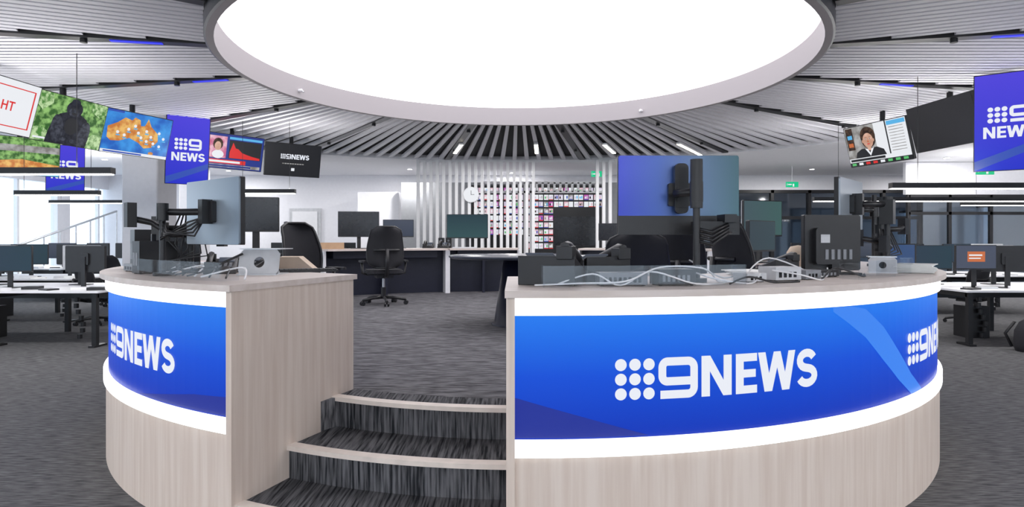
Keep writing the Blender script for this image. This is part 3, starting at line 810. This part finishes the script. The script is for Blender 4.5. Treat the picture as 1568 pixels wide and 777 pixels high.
def cable(pts,m=WHITE,r=.005,name='cable'):
    P_=[Vector(p) for p in pts]; out=[]
    for i in range(len(P_)-1):
        p0=P_[max(i-1,0)];p1=P_[i];p2=P_[i+1];p3=P_[min(i+2,len(P_)-1)]
        for k in range(6):
            t=k/6; out.append(.5*((2*p1)+(p2-p0)*t+(2*p0-5*p1+4*p2-p3)*t*t+(3*p1-p0-3*p2+p3)*t**3))
    out.append(P_[-1])
    o=Ob(name); o.tube(out,r,m,6); o.done()
z=T+.006
cable([(.2,2.80,z),(.36,2.77,z+.05),(.48,2.75,z),(.62,2.77,z+.06),(.8,2.76,z+.01),(.95,2.86,z),(1.05,3.0,z)],r=.004)
cable([(.1,2.76,z),(.3,2.74,z+.01),(.5,2.73,z+.02),(.66,2.76,z+.08),(.88,2.84,z+.07),(1.0,2.98,z),(1.2,3.2,z)],r=.004)
cable([(.85,2.88,z+.05),(.95,2.84,z+.02),(1.12,2.9,z),(1.2,3.0,z+.04)],r=.004)
cable([(1.3,3.1,z+.05),(1.42,3.05,z+.03),(1.55,3.12,z),(1.66,3.3,z)],r=.004)
cable([(1.25,3.35,z),(1.45,3.5,z+.1),(1.7,3.4,z),(1.82,3.58,z+.04)],r=.004)
cable([(.9,3.15,z+.1),(1.02,3.04,z+.02),(1.15,3.16,z+.02),(1.3,3.3,z)],LGREY,.004)
cable([(1.0,2.85,z),(1.1,2.88,z+.03),(1.25,2.96,z),(1.4,3.02,z)],BLACK)
cable([(1.6,3.2,z),(1.75,3.35,z+.05),(1.95,3.45,z),(2.1,3.7,z)],BLACK)
cable([(.3,3.0,z+.1),(.5,3.0,z+.03),(.65,2.95,z+.07),(.85,3.0,z)],BLACK)
for i in range(8):
    a=-29-i*3.0; p=cylmap(a,2.98,z); q=cylmap(a-4,2.85,z+.05); s_=cylmap(a-7,3.0,z)
    cable([p,q,s_],WHITE if i%3==0 else BLACK,.005)
cable([cylmap(-38,2.7,z+.12),cylmap(-40,2.9,z+.02),cylmap(-44,2.95,z+.03),cylmap(-50,2.8,z)],BLACK,.007)
def mug(x,y,z,m=WHITE):
    o=Ob('coffee_mug',(x,y,z)); o.revolve((0,0,0),[(0,0),(.036,0),(.04,.01),(.04,.09),(.036,.09),(.034,.012),(0,.012)],m,24)
    o.tube([(.04,0,.075),(.062,0,.07),(.066,0,.045),(.058,0,.025),(.04,0,.02)],.005,m); o.done()
mug(1.8,4.1,T); mug(-2.2,5.1,T); mug(2.5,4.6,T,BLACK)
def keyboard(x,y,z,yaw,m=LGREY):
    o=Ob('keyboard',(x,y,z),yaw); o.prism(rrect(.42,.13,.01),0,.014,m)
    for r in range(5):
        for c in range(15): o.box((-.19+c*.027,-.05+r*.025,.017),(.022,.02,.007),WHITE if m is LGREY else BLACK)
    o.done()
keyboard(-2.45,5.25,T,-70); keyboard(.78,3.62,T,5); keyboard(-.8,10.55,1.25,0); keyboard(-1.35,4.02,T,25,BLACK)
for x in(-1.25,-1.12):
    o=Ob('desk_speaker',(x,11.0,1.25)); o.prism(rrect(.1,.18,.012,0,.09),-.06,.06,BLACK,'y'); o.cyl((0,-.062,.06),(0,-.06,.06),.035,GREY); o.cyl((0,-.062,.13),(0,-.06,.13),.018,GREY); o.done()
o=Ob('crumpled_paper_bag',(2.02,4.38,T)); o.revolve((0,0,0),[(.07,0),(.085,.05),(.075,.12),(.05,.16),(.0,.17)],TAN,14); o.done()

# ------------------------------------------------------------------ office desks on the lower floor
def office_desk(x,y,w,yaw=0,mons=()):
    o=Ob('office_desk',(x,y,0),yaw); d=.8
    o.prism(rrect(w,d*2,.02),.71,.735,WHITE)
    for sx in(-w/2+.12,0,w/2-.12):
        for sy in(-d+.12,d-.12): o.bb(sx-.03,sx+.03,sy-.03,sy+.03,0,.69,BLACKM)
        o.bb(sx-.03,sx+.03,-d+.12,d-.12,.64,.71,BLACKM)
        o.bb(sx-.04,sx+.04,-d+.04,-d+.3,0,.025,BLACKM)
    o.bb(-w/2+.1,w/2-.1,-.1,.1,.58,.66,BLACKM)
    for q in(-w/4,w/4):
        for i in range(7):
            xx=q+.05*math.sin(i*.9)
            o.cyl((xx,-.1,.02+.085*i),(xx,-.1,.08+.085*i),.032,BLACKM,n=10)
    o.bb(-w/4-.15,-w/4+.15,-.05,.25,0,.45,BLACKM)
    for i in range(9): o.box((-w/2+.2+i*w*.11,-d+.2+.14*(i%2),.745),(.20,.15,.02+.02*(i%3)),random.choice([PAPER,LGREY,BLACK,WHITE,BLACK]),rot=(0,0,random.uniform(-30,30)))
    o.done()
    for (dx,dy,yw,s,bk) in mons: monitor(x+dx,y+dy,.735,.60,.36,.40,yw,s,bk).done()
office_desk(-6.75,8.75,2.9,0,[(.95,-.30,172,SCR_OFF,BLACK),(-.15,-.25,8,SCR_DIM,BLACK),(.42,.4,175,SCR_OFF,LGREY),(-.8,.4,170,SCR_OFF,LGREY)])
office_desk(-8.7,11.2,2.6,0,[(.9,-.2,170,SCR_OFF,BLACK),(.15,-.2,8,SCR_DIM,BLACK),(-.6,.1,175,SCR_OFF,LGREY)])
office_desk(-10.3,14.9,3.0,0,[(.5,-.2,170,SCR_OFF,BLACK),(-.35,-.2,8,SCR_GREY,BLACK),(1.2,-.2,175,SCR_OFF,BLACK)])
office_desk(-5.2,16.9,3.0,0,[(-1,-.2,170,SCR_OFF,BLACK),(-.2,-.2,8,SCR_DIM,BLACK),(.7,-.2,175,SCR_OFF,BLACK)])
office_desk(7.35,8.85,2.9,0,[(-.55,-.3,172,SCR_OFF,BLACK),(-1.1,.35,8,SCR_DIM,BLACK),(.15,-.3,0,SCR_OFF,BLACK),(-.2,.4,175,SCR_OFF,LGREY)])
o=Ob('news_ticker_monitor',(6.35,8.5,.735)); 
o.prism(rrect(.56,.34,.008,0,.42),-.012,.02,BLACK,'y'); o.bb(-.27,.27,-.014,-.011,.27,.58,SCR_GREY); o.bb(-.12,.12,-.016,-.013,.36,.5,S_ORG); o.bb(-.1,.08,-.018,-.015,.44,.46,S_WHT); o.bb(-.1,.06,-.018,-.015,.40,.415,S_WHT)
o.bb(-.03,.03,.02,.04,.01,.4,BLACK); o.prism(rrect(.24,.2,.03),0,.01,BLACK); o.done()
office_desk(8.6,12.2,3.2,0,[(-.9,-.2,10,SCR_OFF,BLACK),(0,-.2,8,SCR_DIM,BLACK),(.8,.1,175,SCR_OFF,LGREY)])
office_desk(8.4,15.6,3.2,0,[(-1.2,-.2,10,SCR_OFF,BLACK),(-.4,-.2,10,SCR_OFF,BLACK),(0.5,-.2,8,SCR_GREY,BLACK)])
office_desk(4.8,15.6,2.8,0,[(-.7,-.2,10,SCR_OFF,BLACK),(.2,-.2,10,SCR_OFF,BLACK),(.95,-.2,8,SCR_DIM,BLACK)])
phone(-7.7,8.25,.735,0)
o=Ob('backpack',(6.50,7.75,0),10)
o.revolve((0,0,0),[(0,0),(.17,0),(.19,.08),(.18,.25),(.13,.36),(.05,.42),(0,.425)],FAB,20)
o.prism(rrect(.24,.2,.05,0,.14),-.22,-.12,BLACK,'y'); o.tube([(-.06,.0,.4),(-.04,.0,.47),(.04,.0,.47),(.06,.0,.4)],.012,BLACK)
o.tube([(-.1,.14,.36),(-.13,.24,.2),(-.12,.16,.04)],.018,BLACK); o.tube([(.1,.14,.36),(.13,.24,.2),(.12,.16,.04)],.018,BLACK); o.done()
o=Ob('stair_railing',(-12.3,14.5,0))
for i in range(9): o.cyl((0,i*.6,0+i*.16),(0,i*.6,1.0+i*.16),.02,SILVER,n=8)
o.tube([(0,0,1.0),(0,4.8,1.0+8*.16)],.03,SILVER); o.done()

# ------------------------------------------------------------------ world, camera
w=bpy.data.worlds.new('sky'); scene.world=w; w.use_nodes=True
w.node_tree.nodes['Background'].inputs[0].default_value=(.78,.88,1,1)
w.node_tree.nodes['Background'].inputs[1].default_value=1.9
cam=bpy.data.cameras.new('camera'); co=bpy.data.objects.new('camera',cam); scene.collection.objects.link(co)
co.location=(0,0,1.4); co.rotation_euler=(rad(90),0,0)
cam.sensor_width=36; cam.lens=36*950/1568; cam.shift_y=-21.5/1568; cam.clip_start=.05
scene.camera=co
